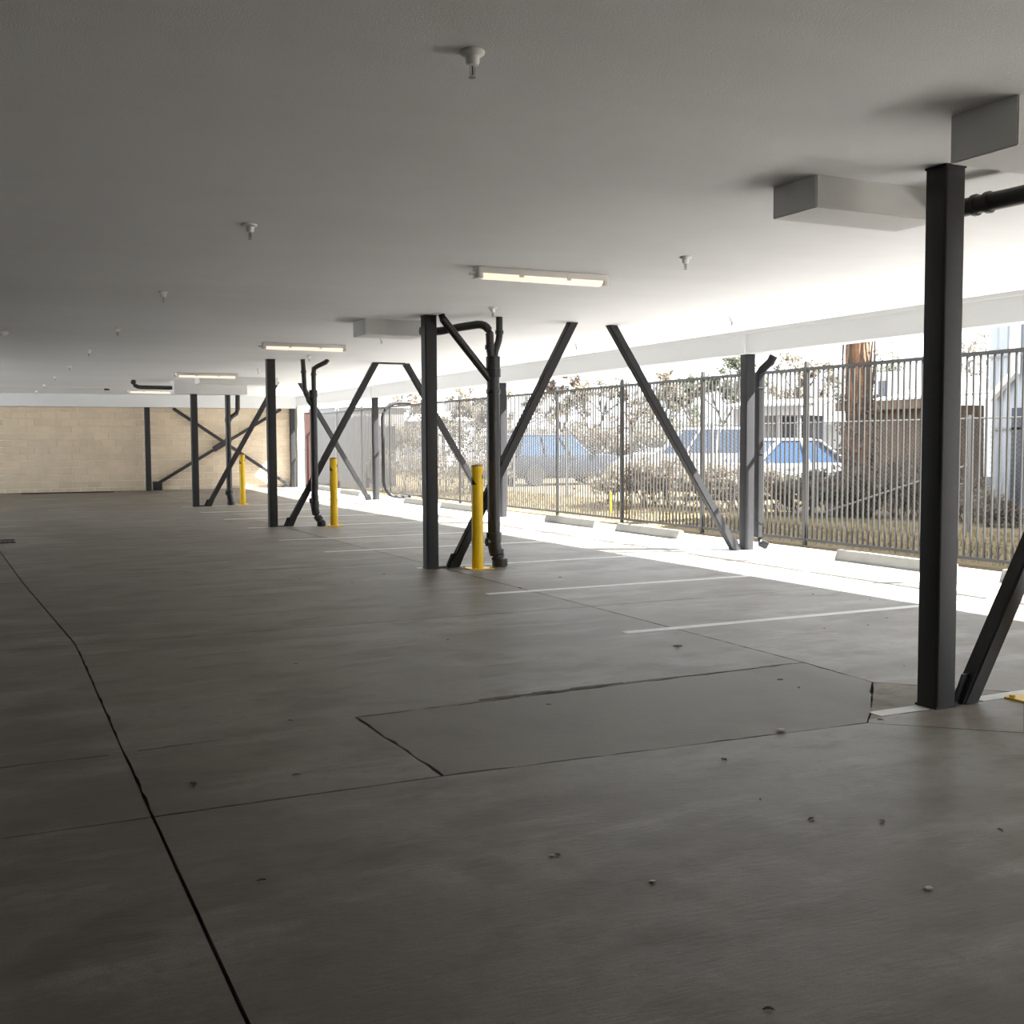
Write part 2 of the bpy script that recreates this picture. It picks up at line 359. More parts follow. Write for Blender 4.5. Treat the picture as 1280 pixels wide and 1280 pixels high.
def brace(p, q, label, foot=None):
    p, q = Vector(p), Vector(q); d = (q-p).normalized()
    t = thing('steel_brace', label, 'brace', tuple(p))
    # plumb-cut ends: a sheared box between two horizontal cuts
    hx = HW/2/max(.2, abs(d.z)); prof = [(-hx,-HW/2),(hx,-HW/2),(hx,HW/2),(-hx,HW/2)]
    lo = [(a, b, 0) for a, b in prof]; hi = [(q.x-p.x+a, q.y-p.y+b, q.z-p.z) for a, b in prof]
    me = MB().add(lo+hi, [(3,2,1,0),(4,5,6,7),(0,1,5,4),(1,2,6,5),(2,3,7,6),(3,0,4,7)]).mesh('tube', STEEL)
    bm = bmesh.new(); bm.from_mesh(me); bmesh.ops.bevel(bm, geom=[e for e in bm.edges if abs((e.verts[0].co-e.verts[1].co).z) > .3], offset=.012, segments=3, affect='EDGES'); bm.to_mesh(me); bm.free()
    link('tube', me, t)
    sx = 1 if d.x > 0 else -1
    MB().add([(-.09*sx,-.008,0),(.09*sx,-.008,0),(.16*sx,-.008,.16),(-.02*sx,-.008,.16),(-.09*sx,.008,0),(.09*sx,.008,0),(.16*sx,.008,.16),(-.02*sx,.008,.16)],
             [(3,2,1,0),(4,5,6,7),(0,1,5,4),(1,2,6,5),(2,3,7,6),(3,0,4,7)]).build('gusset_plate', STEEL, t)
    return t
rowname = ['beside the scuffed column at floor isolation joint', 'rising behind the yellow bollard next to drain stack', 'rising from column between the hanging lamps', 'rising from column under the deep soffit box']
for i in range(4):
    (x, y), (xb, yb) = A[i], B[i]
    brace((x+.27 if i else x+.20, y-.02, .004), (6.80, y, H-.003), 'dark diagonal steel brace '+rowname[i])
    on = ['near the wall end of open side', 'meeting the outer column that has a downspout', 'meeting outer column hidden behind the drain stack', 'meeting outer column by looped pipe'][i]
    brace((xb-.20, yb-.02, .004), (7.42, y+.1, H-.003), 'diagonal steel brace lower end sunlit, '+on)
    if i == 2: tag(MB().box(6.86, 7.36, y-.05, y+.06, H-.028, H-.001).build('ceiling_plate', STEEL), 'flat dark steel plate on ceiling joining two brace tops', 'plate')
    tag(MB().box(x+.091, x+.27-.085 if i else x+.115, y-.05, y+.05, 0.001, .02).build('foot_plate', STEEL), 'small dark floor plate between column foot and brace, '+['by floor isolation joint', 'by column with drain pipe', 'by column between hanging lamps', 'by column under deep soffit'][i], 'plate')
# X brace in front of block wall
yw = YW-.16
xb_ = thing('cross_brace', 'dark X-shaped steel cross brace in front of tan block wall', 'brace', (7.1, yw, fz(yw)))
def rel(x, z, dy=0): return (x-7.1, dy, z-fz(yw))
pA, pB = (5.12, .25), (8.99, 2.56); pC, pD = (5.68, 2.56), (9.22, .14)
MB().bar(rel(*pA), rel(*pB), .10, .09, .01).build('diagonal_tube', STEEL, xb_)
MB().bar(rel(*pC, -.02), rel(*pD, -.02), .10, .09, .01).build('diagonal_tube', STEEL, xb_)
cx, cz = 7.13, 1.46; a = math.atan2(pB[1]-pA[1], pB[0]-pA[0]); ca, sa = math.cos(a), math.sin(a)
gp = MB(); 
MB().sweep([rel(cx-.3*ca, cz-.3*sa), rel(cx+.3*ca, cz+.3*sa)], rsq(.11, .17, .005)).build('gusset_plate', STEEL, xb_)
MB().box(5.04-7.1, 5.30-7.1, -.06, .06, 0, .26).build('foot_bracket', STEEL, xb_)
MB().box(9.0-7.1, 9.27-7.1, -.06, .04, 0, .05).build('foot_bracket', STEEL, xb_)

# ================================================================ SOFFIT BOXES
def soffit(x0, x1, y0, y1, zb, label):
    me = MB().box(x0, x1, y0, y1, zb, H-.0006).mesh('soffit_box', SOFF)
    bm = bmesh.new(); bm.from_mesh(me); bmesh.ops.bevel(bm, geom=[e for e in bm.edges if max(v.co.z for v in e.verts) < H-.01 or abs(e.verts[0].co.z-e.verts[1].co.z) > .05], offset=.006, segments=2, affect='EDGES'); bm.to_mesh(me); bm.free()
    return tag(link('soffit_box', me), label, 'soffit')
soffit(4.10, 6.6, 3.47, 3.84, 2.745, 'long white soffit box in front of scuffed column top')
soffit(4.30, 5.26, 4.97, 5.35, 2.78, 'short white soffit box just behind the scuffed column top')
soffit(4.31, 5.06, 12.88, 13.35, 2.775, 'white soffit box beside column with horizontal black drain pipe')
soffit(4.36, 6.05, 26.93, 27.5, 2.65, 'deep white soffit box on top of column, black pipe entering its end')
soffit(4.62, 6.35, 25.15, 25.75, 2.80, 'shallow white soffit box behind the hanging lamp, next to deep one')

# ================================================================ PIPES
def couple(t, x, y, z, r, hh=.06, ax='z', name='coupling'):
    MB().lathe([(r*.9,-hh/2-.004),(r*1.0,-hh/2),(r*1.0,hh/2),(r*.9,hh/2+.004)], 14, (x,y,z)).build(name, PIPE, t, True)
def arc(p, c, q, n=6):
    p, c, q = Vector(p), Vector(c), Vector(q)
    return [p*(1-t)**2 + c*2*t*(1-t) + q*t*t for t in [i/n for i in range(n+1)]]
# stack by second inner column
px, py = 5.62, 12.1
t = thing('drain_stack', 'thick black drain stack with horizontal branch running to soffit box', 'drain pipe', (px, py, 0))
R = .075
MB().tube([(0,0,.30),(0,0,2.33)], R, 16).build('main_pipe', PIPE, t, True)
MB().tube(arc((0,0,.32),(0.01,0,.17),(.06,0,.10))+[(.07,0,.085),(.075,0,.0)], R*1.08, 16).build('foot_elbow', PIPE, t, True)
couple(t, 0, 0, .36, R*1.22, .10); couple(t, .075, 0, .055, R*1.25, .08); couple(t, .03, 0, .19, R*1.2, .05)
MB().lathe([(.05,-.02),(.05,.02),(.03,.024)], 14).build('cleanout_plug', PIPE, t, True, (-.085, -.01, .30)).rotation_euler = (0, math.radians(-90), 0)
couple(t, 0, 0, 2.30, R*1.2, .10); couple(t, 0, 0, 2.08, R*1.12, .05); couple(t, 0, 0, 2.42, R*1.12, .14)
MB().tube([(-.005,0,2.40),(-.035,0,2.56),(-.04,0,2.70)]+arc((-.04,0,2.72),(-.04,0,2.87),(-.17,.06,2.865))+[(-.34,.22,2.84),(-.44,.32,2.82)]+arc((-.46,.34,2.815),(-.52,.40,2.80),(-.62,.42,2.80))+[(-.75,.42,2.80)], .048, 12).build('branch_pipe', PIPE, t, True)
MB().tube([(.01,0,2.40),(.03,0,2.55),(.075,0,2.68),(.085,0,2.74),(.085,0,H-.002)], .040, 12).build('vent_pipe', PIPE, t, True)
couple(t, .085, 0, 2.78, .05, .04); couple(t, -.04, 0, 2.60, .058, .05)
MB().tube([(-.02,0,2.20),(-.64,-.02,2.90),(-.66,-.02,H-.002)], .045, 12).build('wye_branch', PIPE, t, True)
# pipe behind the scuffed column
t = thing('drain_pipe', 'horizontal black drain pipe running past top of scuffed column', 'drain pipe', (5.0, 5.0, 2.8))
pa, pb = ground(1208, 259, 2.825)-Vector((5,5,2.8)), ground(1285, 242, 2.835)-Vector((5,5,2.8)); dv = pb-pa
MB().tube([pa-dv*.35, pa, pb, pa+dv*6], .052, 14).build('pipe_run', PIPE, t, True)
for k in (.12, .34): MB().tube([pa+dv*k, pa+dv*(k+.07)], .062, 14).build('coupling', PIPE, t, True)
hg = pa+dv*2.2; MB().tube([hg, (hg.x, hg.y, .159)], .01, 6).build('hanger', METAL, t)
# stack by third inner column
px, py = 5.56, 19.55
t = thing('drain_stack', 'black drain stack with forked top, no soffit box above it', 'drain pipe', (px, py, 0))
R = .065
MB().tube([(0,0,.32),(0,0,2.40)], R, 14).build('main_pipe', PIPE, t, True)
MB().tube(arc((0,0,.36),(.0,0,.2),(.08,-.02,.12))+[(.10,-.02,.08),(.105,-.02,0)], R*1.1, 14).build('foot_elbow', PIPE, t, True)
couple(t, 0, 0, .40, R*1.2, .09); couple(t, .105, -.02, .05, R*1.22, .07); couple(t, 0, 0, 2.36, R*1.15, .12)
MB().lathe([(.045,-.02),(.045,.02)], 12).build('cleanout_plug', PIPE, t, True, (-.075, -.01, .46)).rotation_euler = (0, math.radians(-90), 0)
MB().tube([(0,0,2.12),(-.09,0,2.24),(-.14,0,2.36),(-.155,0,2.45),(-.18,0,H-.002)], .042, 12).build('vent_pipe', PIPE, t, True)
MB().tube([(.01,0,2.42),(.012,0,2.72),(.02,0,2.80),(.07,-.04,2.84),(.20,-.13,2.91),(.235,-.15,H-.002)], .042, 12).build('branch_pipe', PIPE, t, True)
couple(t, -.17, 0, 2.74, .05, .05); couple(t, .012, 0, 2.70, .05, .04)
# stack by fourth inner column
px, py = 5.66, 27.3
t = thing('drain_stack', 'black drain stack dropping out of the deep white soffit box', 'drain pipe', (px, py, 0))
MB().tube([(0,0,.25),(0,0,2.648)], .066, 14).build('main_pipe', PIPE, t, True)
MB().tube([(0,0,.28),(.02,0,.14),(.03,0,0)], .072, 14).build('foot_elbow', PIPE, t, True)
couple(t, 0, 0, .32, .085, .1); couple(t, .03, 0, .05, .085, .07); couple(t, 0, 0, 2.05, .078, .1)
MB().tube([(0,0,2.02),(.09,0,2.12),(.20,0,2.20),(.235,0,2.30),(.24,0,2.648)], .055, 12).build('wye_branch', PIPE, t, True)
MB().lathe([(.05,-.02),(.05,.02)], 12).build('cleanout_plug', PIPE, t, True, (-.075, -.01, .30)).rotation_euler = (0, math.radians(-90), 0)
# pipe into the deep soffit
t = thing('drain_pipe', 'thin black pipe bending from ceiling into end of deep white soffit', 'drain pipe', (3.5, 27.2, 2.8))
MB().tube([(0,0,.158),(0,0,.10)]+arc((0,0,.10),(0.02,0,.0),(.15,0,-.005))+[(.858,0,-.01)], .045, 12).build('pipe_run', PIPE, t, True)
MB().tube([(.55,0,0),(.55,0,.159)], .012, 6).build('hanger', METAL, t)
# downspout and looped pipe at the outer columns
t = thing('downspout', 'black rectangular downspout with elbow ends behind outer column', 'downspout', (9.80, 12.45, 0))
MB().sweep([(.10,-.10,.03),(.03,-.03,.08),(0,0,.16),(0,0,2.38),(.03,-.03,2.46),(.10,-.12,2.56),(.12,-.16,2.64)], rsq(.075,.10,.01)).build('spout', STEEL, t, True)
for z in (.35, 1.3, 2.2): MB().box(-.045,.045,-.06,.06,z,z+.02).build('strap', STEEL, t)
t = thing('downspout', 'dark looped pipe with rounded top and foot beside outer column', 'downspout', (9.85, 28.1, fz(28)))
MB().tube([(.75,.0,.06)]+arc((.45,0,.05),(.05,0,.05),(0,0,.45))+arc((0,0,2.15),(.05,0,2.50),(.45,0,2.54))+[(.78,0,2.54)], .045, 10).build('spout', STEEL, t, True)
for z in (.9, 1.7): MB().lathe([(.055,-.015),(.055,.015)], 12, (0,0,z)).build('strap', STEEL, t)

# ================================================================ LAMPS
def lamp(x, y, label):
    L = 1.28
    t = thing('batten_lamp', label, 'lamp', (x, y, H), 0, 'warm vapour-tight batten lamps on the ceiling')
    MB().prism(rsq(L, .13, .03, 3), -.055, -.004).build('housing', LWHITE, t, True, (L/2, 0, 0))
    MB().box(.15, .20, -.05, .05, -.004, -.0005).build('ceiling_clip', METAL, t); MB().box(L-.20, L-.15, -.05, .05, -.004, -.0005).build('ceiling_clip', METAL, t)
    pr = [(.052*math.cos(math.pi+math.pi*k/10), .045*math.sin(math.pi+math.pi*k/10)-.056) for k in range(11)]
    mb = MB(); n = len(pr)
    mb.add([(xx, a, b) for xx in (.06, L-.06) for a, b in pr], [(i, i+1, n+i+1, n+i) for i in range(n-1)]+[tuple(range(n)), tuple(range(2*n-1, n-1, -1)), (0, n, 2*n-1, n-1)])
    dif = mb.build('diffuser', LDIFF, t, True)
    rb = MB()
    for k in range(44):
        xx = .08+k*(L-.16)/43
        rb.add([(xx+d, a*1.02, (b+.056)*1.03-.056) for d in (-.004, .004) for a, b in pr], [(i, i+1, n+i+1, n+i) for i in range(n-1)])
    o = rb.build('prism_ribs', LRIB, dif, True); o['kind'] = 'stuff'
    for sx in (0, 1):
        e = MB().prism(rsq(.06, .125, .022, 3), -.098, -.0545).build('end_cap', LWHITE, t, True, (.032 if sx == 0 else L-.032, 0, 0))
    for k in (.32, .68):
        for sy in (-1, 1): MB().box(L*k-.02, L*k+.02, sy*.066-.004, sy*.066+.004, -.075, -.03).build('latch', LWHITE, t)
    MB().tube([(-.0,0,-.06),(-.05,0,-.062)], .012, 8).build('cable_gland', LWHITE, t)
    return t
lamp(3.9, 8.75, 'warm lit batten lamp with ribbed diffuser in front of drain stack and soffit')
lamp(3.93, 16.5, 'lit batten lamp above the forked drain stack, second along the ceiling')
lamp(3.95, 24.15, 'lit batten lamp in front of the shallow soffit box')
lamp(3.95, 31.9, 'lit batten lamp partly hidden by deep soffit, closest to block wall')

# ================================================================ SPRINKLERS
sp = thing('sprinkler_head', '', 'sprinkler', (0, 0, H))
MB().lathe([(.041,-.0005),(.041,-.008),(.036,-.013),(.024,-.016),(.023,-.036),(.019,-.046),(.010,-.048)], 20).build('escutcheon', WPL, sp, True)
fr = MB(); fr.tube([(-.008,0,-.047),(-.009,0,-.072),(0,0,-.084)], .0022, 6); fr.tube([(.008,0,-.047),(.009,0,-.072),(0,0,-.084)], .0022, 6); fr.build('frame_arms', METAL, sp, True)
MB().lathe([(.003,-.048),(.003,-.076)], 8).build('bulb', mat('sprinkler_bulb', (.16,.12,.11), .2), sp, True)
MB().lathe([(.013,-.084),(.014,-.087),(.006,-.090)], 14).build('deflector', METAL, sp, True)
spots = [(1.77, 3.98+3.72*i, 'white sprinkler head on ceiling in the row farthest from fence') for i in range(9)]
spots += [(5.24, 7.6+3.68*i, 'white sprinkler head on ceiling in the row above the inner columns') for i in range(5)]
spots += [(8.25, 11.0+3.8*i, 'white sprinkler head on bright ceiling in the row nearest the fence') for i in range(3)]
for i, (x, y, lb) in enumerate(spots):
    o = sp if i == 0 else copy_tree(sp)
    o.location = (x, y, H); o['label'] = lb; o['group'] = lb.split('in the ')[-1] + ' of sprinkler heads'; o.scale = (1.15,)*3
t = thing('smoke_detector', 'round white ceiling detector apart from the sprinkler rows', 'detector', (.46, 16.3, H))
MB().lathe([(.085,-.0005),(.085,-.012),(.075,-.018)], 24).build('base', WPL, t, True)
MB().lathe([(.07,-.018),(.068,-.035),(.05,-.05),(.02,-.056)], 24).build('dome', WPL, t, True)
t = thing('ceiling_hook', 'small dark bracket on ceiling near the block wall', 'bracket', (2.9, 31.6, H))
MB().box(-.6,.5,-.015,.015,-.012,-.0005).build('rail', SOFF, t); MB().box(.42,.55,-.03,.03,-.05,-.012).build('clip', STEEL, t)

# ================================================================ BOLLARDS
def bollard(x, y, label, rz=0):
    t = thing('bollard', label, 'bollard', (x, y, 0), rz, 'yellow safety bollards')
    MB().lathe([(.068,.012),(.068,1.19),(.064,1.205)], 28).build('post', YEL, t, True)
    MB().lathe([(.0675,1.2055),(.066,1.214),(.05,1.222),(.01,1.226)], 28).build('cap', mat('brown_cap', (.22,.12,.03), .5), t, True)
    MB().box(-.145,.145,-.145,.145,0,.012).build('base_plate', YEL, t)
    for sx in (-1,1):
        for sy in (-1,1): MB().lathe([(.016,.012),(.016,.024),(.008,.026)], 6, (sx*.115,sy*.115,0)).build('bolt', YEL, t)
    def patch(a0, z0, a1, z1, a2, z2):
        mb = MB(); N = 10
        for i in range(N+1):
            for k in range(N+1):
                u_ = i/N; v_ = k/N
                aa = a0+((a1-a0)*(1-v_)+(a2-a0)*v_)*u_; zz = z0+((z1-z0)*(1-v_)+(z2-z0)*v_)*u_
                mb.v.append((.0692*math.cos(aa), .0692*math.sin(aa), zz))
        for i in range(N):
            for k in range(N): q = i*(N+1)+k; mb.f.append((q, q+1, q+N+2, q+N+1))
        mb.build('black_mark', BLACK, t)
    fa = math.atan2(-y, -x) - rz       # a mark on the side away from the fence, one on the fence side
    patch(fa-1.35, 1.10, fa-1.45, 0.99, fa-.08, 0.99)
    patch(fa+.85, 1.08, fa+1.45, 1.04, fa+1.45, 1.12)
    return t
bollard(5.36, 12.0, 'yellow bollard in front of thick black drain stack', .1)
bollard(5.88, 19.45, 'yellow bollard beside forked black drain stack', -.2)
bollard(6.02, 27.5, 'yellow bollard beside drain stack under the deep soffit', .15)
bollard(5.46, 4.36, 'yellow bollard beside brace of the scuffed column', .05)

# ================================================================ WHEEL STOPS
stop_me = {}
def stop(y0, y1, label, x=9.66):
    L = y1-y0; k = round(L, 2)
    if k not in stop_me:
        pr = [(0,0),(.155,0),(.155,.03),(.115,.125),(.105,.132),(.05,.132),(.04,.125),(0,.03)]; n = len(pr); e = .012
        st = [(0,.97),(e,1),(L-e,1),(L,.97)]
        mb = MB().add([(.0775+(a-.0775)*s, yy, b*s) for yy, s in st for a, b in pr],
            [(i*n+j, i*n+(j+1)%n, (i+1)*n+(j+1)%n, (i+1)*n+j) for i in range(3) for j in range(n)]+[tuple(range(n)), tuple(range(4*n-1,3*n-1,-1))])
        stop_me[k] = (mb.mesh('block', STOPC), L)
    t = thing('wheel_stop', label, 'wheel stop', (x, y0, fz(y0)))
    link('block', stop_me[k][0], t)
    for yy in (.35, L-.35): MB().lathe([(.012,.1325),(.012,.138)], 8, (.0775,yy,0)).build('anchor_pin', RUST, t)
    return t
stop(8.93, 10.76, 'concrete wheel stop partly hidden by the scuffed column')
stop(6.45, 8.28, 'concrete wheel stop behind brace of the scuffed column')
stop(14.2, 16.03, 'concrete wheel stop next to sunlit brace foot of downspout column')
stop(16.75, 18.58, 'concrete wheel stop between the drain stack and downspout column')
stop(21.9, 23.73, 'concrete wheel stop right of column with drain pipe, by bollard')
stop(24.3, 26.13, 'concrete wheel stop beside outer column with looped pipe')
stop(29.6, 31.43, 'concrete wheel stop in front of weathered board fence')
stop(32.3, 34.13, 'concrete wheel stop closest to the tan block wall')

# ================================================================ DRAINS AND LITTER
t = thing('floor_drain', 'square rusty floor drain grate set in concrete', 'drain grate', (.34, 18.8, 0))
MB().box(-.28,.28,-.3,-.26,0.0005,.012).build('frame_bar', RUST, t); MB().box(-.28,.28,.26,.3,0.0005,.012).build('frame_bar', RUST, t)
MB().box(-.28,.28,-.26,.26,0.0003,.003).build('sump', BLACK, t)
for k in range(9): MB().box(-.26+k*.06,-.23+k*.06,-.26,.26,.003,.011).build('grate_bar', RUST, t)
t = thing('trench_drain', 'long dark trench drain at foot of tan block wall', 'drain grate', (1.35, 34.75, fz(34.9)+.002))
MB().box(0,2.5,.05,.30,0,.004).build('channel', BLACK, t)
MB().box(0,2.5,0,.05,0,.014).build('edge_rail', STEEL, t); MB().box(0,2.5,.30,.35,0,.014).build('edge_rail', STEEL, t)
for k in range(25): MB().box(.02+k*.1,.07+k*.1,.05,.30,.004,.012).build('grate_bar', STEEL, t)
def leaf_mesh(seed, L):
    rnd = random.Random(seed); mb = MB(); n = 7; top = []; 
    for k in range(n):
        s = k/(n-1); wd = L*.26*math.sin(math.pi*min(1, s*1.05+.02))+.002; x = (s-.5)*L; cz = L*.10*math.sin(s*math.pi)+.002
        cu = L*rnd.uniform(.08,.16)
        mb.v += [(x,-wd,cz+cu),(x,0,cz*.25+.001),(x,wd*rnd.uniform(.6,1),cz+cu*.7)]
    m0 = len(mb.v)
    mb.v += [(a,b,c+.0015) for a,b,c in mb.v]
    for k in range(n-1):
        for j in range(2):
            a = 3*k+j; mb.f += [(a+3,a+4,a+1,a), (m0+a,m0+a+1,m0+a+4,m0+a+3)]
    mb.tube([(-L*.5,0,.002),(-L*.72,L*.05,.002)], .0015, 4)
    return mb.mesh('dry_leaf', LEAFM)
lm = [leaf_mesh(i, L) for i, L in enumerate((.07,.042,.036,.03))]
for i, (u, v) in enumerate([(240,982),(847,808),(686,881),(905,950),(960,1263),(363,901),(371,969),(327,1101),(697,1069),(975,850),(998,860),(1250,1038),(1088,750),(1016,743),(1030,786),(1108,773),(1085,782),(1130,833),(700,722),(650,735),(560,712),(480,718),(375,724),(440,728),(330,733),(560,800),(370,830),(740,650),(1100,900),(950,1000),(1014,1024),(1103,1027)]):
    p = ground(u, v); k = 0 if i in (0, 1) else 1+i % 3
    o = link('dry_leaf', lm[k], None, (p.x, p.y, .001)); o.rotation_euler = (0, 0, random.uniform(0, 6.28))
    o.scale = (1, 1, .5) if i < 2 else (.8, .8, .5)
    if i == 0: tag(o, 'largest brown dry leaf, alone near the long saw-cut joint', 'leaf')
    else: tag(o, 'small curled brown dry leaf lying on the concrete floor', 'leaf', 'dry leaves scattered over the concrete')
def pebble(seed, r):
    rnd = random.Random(seed); bm = bmesh.new(); bmesh.ops.create_icosphere(bm, subdivisions=2, radius=r)
    for v in bm.verts: v.co = Vector((v.co.x*1.3, v.co.y, v.co.z*.38))*rnd.uniform(.78,1.2)
    mn = min(v.co.z for v in bm.verts)
    for v in bm.verts: v.co.z -= mn
    me = bpy.data.meshes.new('pebble'); bm.to_mesh(me); bm.free(); me.materials.append(STONE); return me
for i, (u, v, r, lb) in enumerate([(815,1103,.009,'small round pale pebble between dry leaf and flat stone chip'),(1160,1112,.013,'pale flat stone chip lying on near concrete'),(975,915,.022,'pale chip of broken concrete at edge of patch slab'),(690,1070,.008,'tiny stone beside dry leaf on near concrete')]):
    p = ground(u, v); tag(link('pebble', pebble(i, r), None, (p.x, p.y, .0)), lb, 'pebble')

# ================================================================ METAL PICKET FENCE
XF, ZB, ZT = 10.76, .075, 2.52
Y0, Y1 = 4.0, 39.2
fence = thing('picket_fence', 'dark metal picket fence along the open side of the garage', 'fence', (XF, 12.6, 0))
fx = lambda y: y-12.6
MB().box(-.02,.02,fx(Y0),fx(Y1),ZT-.045,ZT).build('top_rail', IRON, fence)
MB().box(-.018,.018,fx(Y0),fx(Y1),ZB-.02,ZB+.02).build('bottom_rail', IRON, fence)
posts = [12.6+2.5*k for k in range(-3, 11)]
pm = MB().box(-.025,.025,-.025,.025,-.06,2.60).add([(-.028,-.028,2.60),(.028,-.028,2.60),(.028,.028,2.60),(-.028,.028,2.60),(0,0,2.625)], [(0,1,2,3),(0,1,4),(1,2,4),(2,3,4),(3,0,4)]).mesh('post', IRON)
for y in posts: link('post', pm, fence, (0, fx(y), 0))
pk = MB().box(-.0105,.0105,-.0105,.0105,ZB+.02,ZT-.045).mesh('picket', IRON)
y = Y0+.05; n = 0; far = MB()
while y < Y1:
    if min(abs(y-q) for q in posts) > .04:
        if y > 7.7 and n < 298: link('picket', pk, fence, (0, fx(y), 0)); n += 1
        else: far.box(-.0105,.0105,fx(y)-.0105,fx(y)+.0105,ZB+.02,ZT-.045)
    y += .1
far.build('picket_run', IRON, fence)['kind'] = 'stuff'

# ================================================================ CHAIN-LINK FENCE
XC2 = 13.3; zc = gz(XC2); CHH = 1.68
ch = thing('chain_link_fence', 'galvanised chain-link fence in front of dry brush and shed', 'fence', (XC2, 15, zc))
ya, yb = -6.5, 15.0
mb = MB(); s = .075; k = -CHH
def wire(y0, z0, y1, z1, dx):
    d = .0013
    mb.add([(dx-d,y0-d,z0),(dx+d,y0,z0),(dx-d,y0+d,z0),(dx-d,y1-d,z1),(dx+d,y1,z1),(dx-d,y1+d,z1)], [(0,1,4,3),(1,2,5,4),(2,0,3,5)])
while k < yb-ya:
    for sg in (1, -1):
        p, q = (ya+k, 0), (ya+k+CHH, CHH)
        y0_, z0_, y1_, z1_ = p[0], .03, q[0], CHH
        if y0_ < ya: z0_ += (ya-y0_); y0_ = ya
        if y1_ > yb: z1_ -= (y1_-yb); y1_ = yb
        if z1_ > z0_:
            if sg > 0: wire(y0_, z0_, y1_, z1_, -.003)
            else: wire(y0_, CHH+.03-z0_, y1_, CHH+.03-z1_, .003)
    k += s
o = mb.build('wire_mesh', GALV, ch); o['kind'] = 'stuff'
MB().tube([(.02,ya,CHH),(.02,yb,CHH)], .012, 8).build('top_rail', GALV, ch, True)
for yy in (-5.9,-4.0,-3.0,0.4,3.4,6.4,9.4,12.4,15): MB().tube([(.03,yy,-.05),(.03,yy,CHH+.05)], .03, 8).build('post', GALV, ch, True)
MB().tube([(.04,-.8+1.0,.10),(.04,-3.0,1.0)], .018, 8).build('diagonal_brace', GALV, ch, True)

# ================================================================ PLANTS
def twig_tree(mb, lf, p, d, L, r, lev, rnd, spread, leaf, lsize):
    q = p + d*L; n = 4 if lev > 1 else 3
    mid = p + d*L*.5 + Vector((rnd.uniform(-1,1), rnd.uniform(-1,1), rnd.uniform(-.5,.5)))*L*.08
    a = d.orthogonal().normalized(); b = d.cross(a)
    i0 = len(mb.v)
    for c, rr in ((p, r), (mid, r*.8), (q, r*.6)):
        for k in range(n): mb.v.append(tuple(c + (a*math.cos(6.2832*k/n)+b*math.sin(6.2832*k/n))*rr))
    for s_ in range(2):
        for k in range(n): mb.f.append((i0+s_*n+k, i0+s_*n+(k+1)%n, i0+(s_+1)*n+(k+1)%n, i0+(s_+1)*n+k))
    if lev <= 1:
        for _ in range(leaf):
            c = p + d*L*rnd.uniform(.2,1.1) + Vector((rnd.gauss(0,1), rnd.gauss(0,1), rnd.gauss(0,1)))*L*.18
            u = Vector((rnd.gauss(0,1), rnd.gauss(0,1), rnd.gauss(0,1))).normalized(); v = u.orthogonal().normalized(); s_ = lsize*rnd.uniform(.5,1.2)
            i = len(lf.v); lf.v += [tuple(c-u*s_), tuple(c+v*s_*.4), tuple(c+u*s_), tuple(c-v*s_*.4)]; lf.f.append((i,i+1,i+2,i+3))
    if lev > 0:
        for k in range(rnd.choice((2,3,3)) if lev > 1 else 3):
            nd = (d + Vector((rnd.gauss(0,1), rnd.gauss(0,1), rnd.gauss(0,.7)+.15))*spread).normalized()
            twig_tree(mb, lf, p + d*L*rnd.uniform(.55,1), nd, L*rnd.uniform(.55,.8), r*.55, lev-1, rnd, spread, leaf, lsize)
def raw(mb, name, mt, parent):
    me = bpy.data.meshes.new(name); me.from_pydata(mb.v, [], mb.f); me.materials.append(mt); return link(name, me, parent)
def tree(name, label, cat, pos, ht, seed, wood, leafm, leaf=6, spread=.55, stems=1, lev=4, lsize=.06, grp=None, r=None, lean=.05):
    rnd = random.Random(seed); t = thing(name, label, cat, tuple(pos), 0, grp); mb, lf = MB(), MB()
    for s_ in range(stems):
        d = Vector((rnd.gauss(0,1)*lean, rnd.gauss(0,1)*lean, 1)).normalized()
        off = Vector((rnd.uniform(-1,1), rnd.uniform(-1,1), 0))*(.0 if stems == 1 else ht*.35)
        twig_tree(mb, lf, off+Vector((0,0,-.05)), d, ht*.36, r or ht*.018, lev, rnd, spread, leaf, lsize)
    br_ = raw(mb, 'branches', wood, t)
    if stems > 1: br_['kind'] = 'stuff'
    if lf.f: raw(lf, 'foliage', leafm, t)['kind'] = 'stuff'
    return t
def gp(u, D, z=None):
    p = depth(u, 553, D); return Vector((p.x, p.y, gz(p.x) if z is None else z))
TG = 'bare winter trees beyond the parked cars'
kinds = {0: (TWIG2, LEAF1, 'tree with sparse pale tan leaves beyond the parked cars'), 1: (TWIG, LEAF3, 'tree with brown winter leaves beyond the parked cars'), 2: (TWIG2, LEAF2, 'tree with olive green leaves beyond cars and sheds')}
for i, (u, D, ht, kd, nl) in enumerate([(500,56,6.0,0,12),(556,62,6.6,0,20),(612,54,6.3,0,26),(655,47,5.6,0,26),(700,55,6.6,1,26),(742,48,6,0,28),(785,56,7,1,26),(826,48,6,0,30),(866,56,7,2,30),(905,49,6,2,30),(948,56,7,0,30),(985,51,6.2,0,30),(1025,58,7.6,2,28),(1118,54,7.2,2,30),(1160,60,8.5,2,24),(1212,50,8,0,8)]):
    wd, lfm, lb = kinds[kd]
    tree('winter_tree', lb, 'tree', gp(u, D), ht, 100+i, wd, lfm, nl, .62, 1, 5, .085, TG)
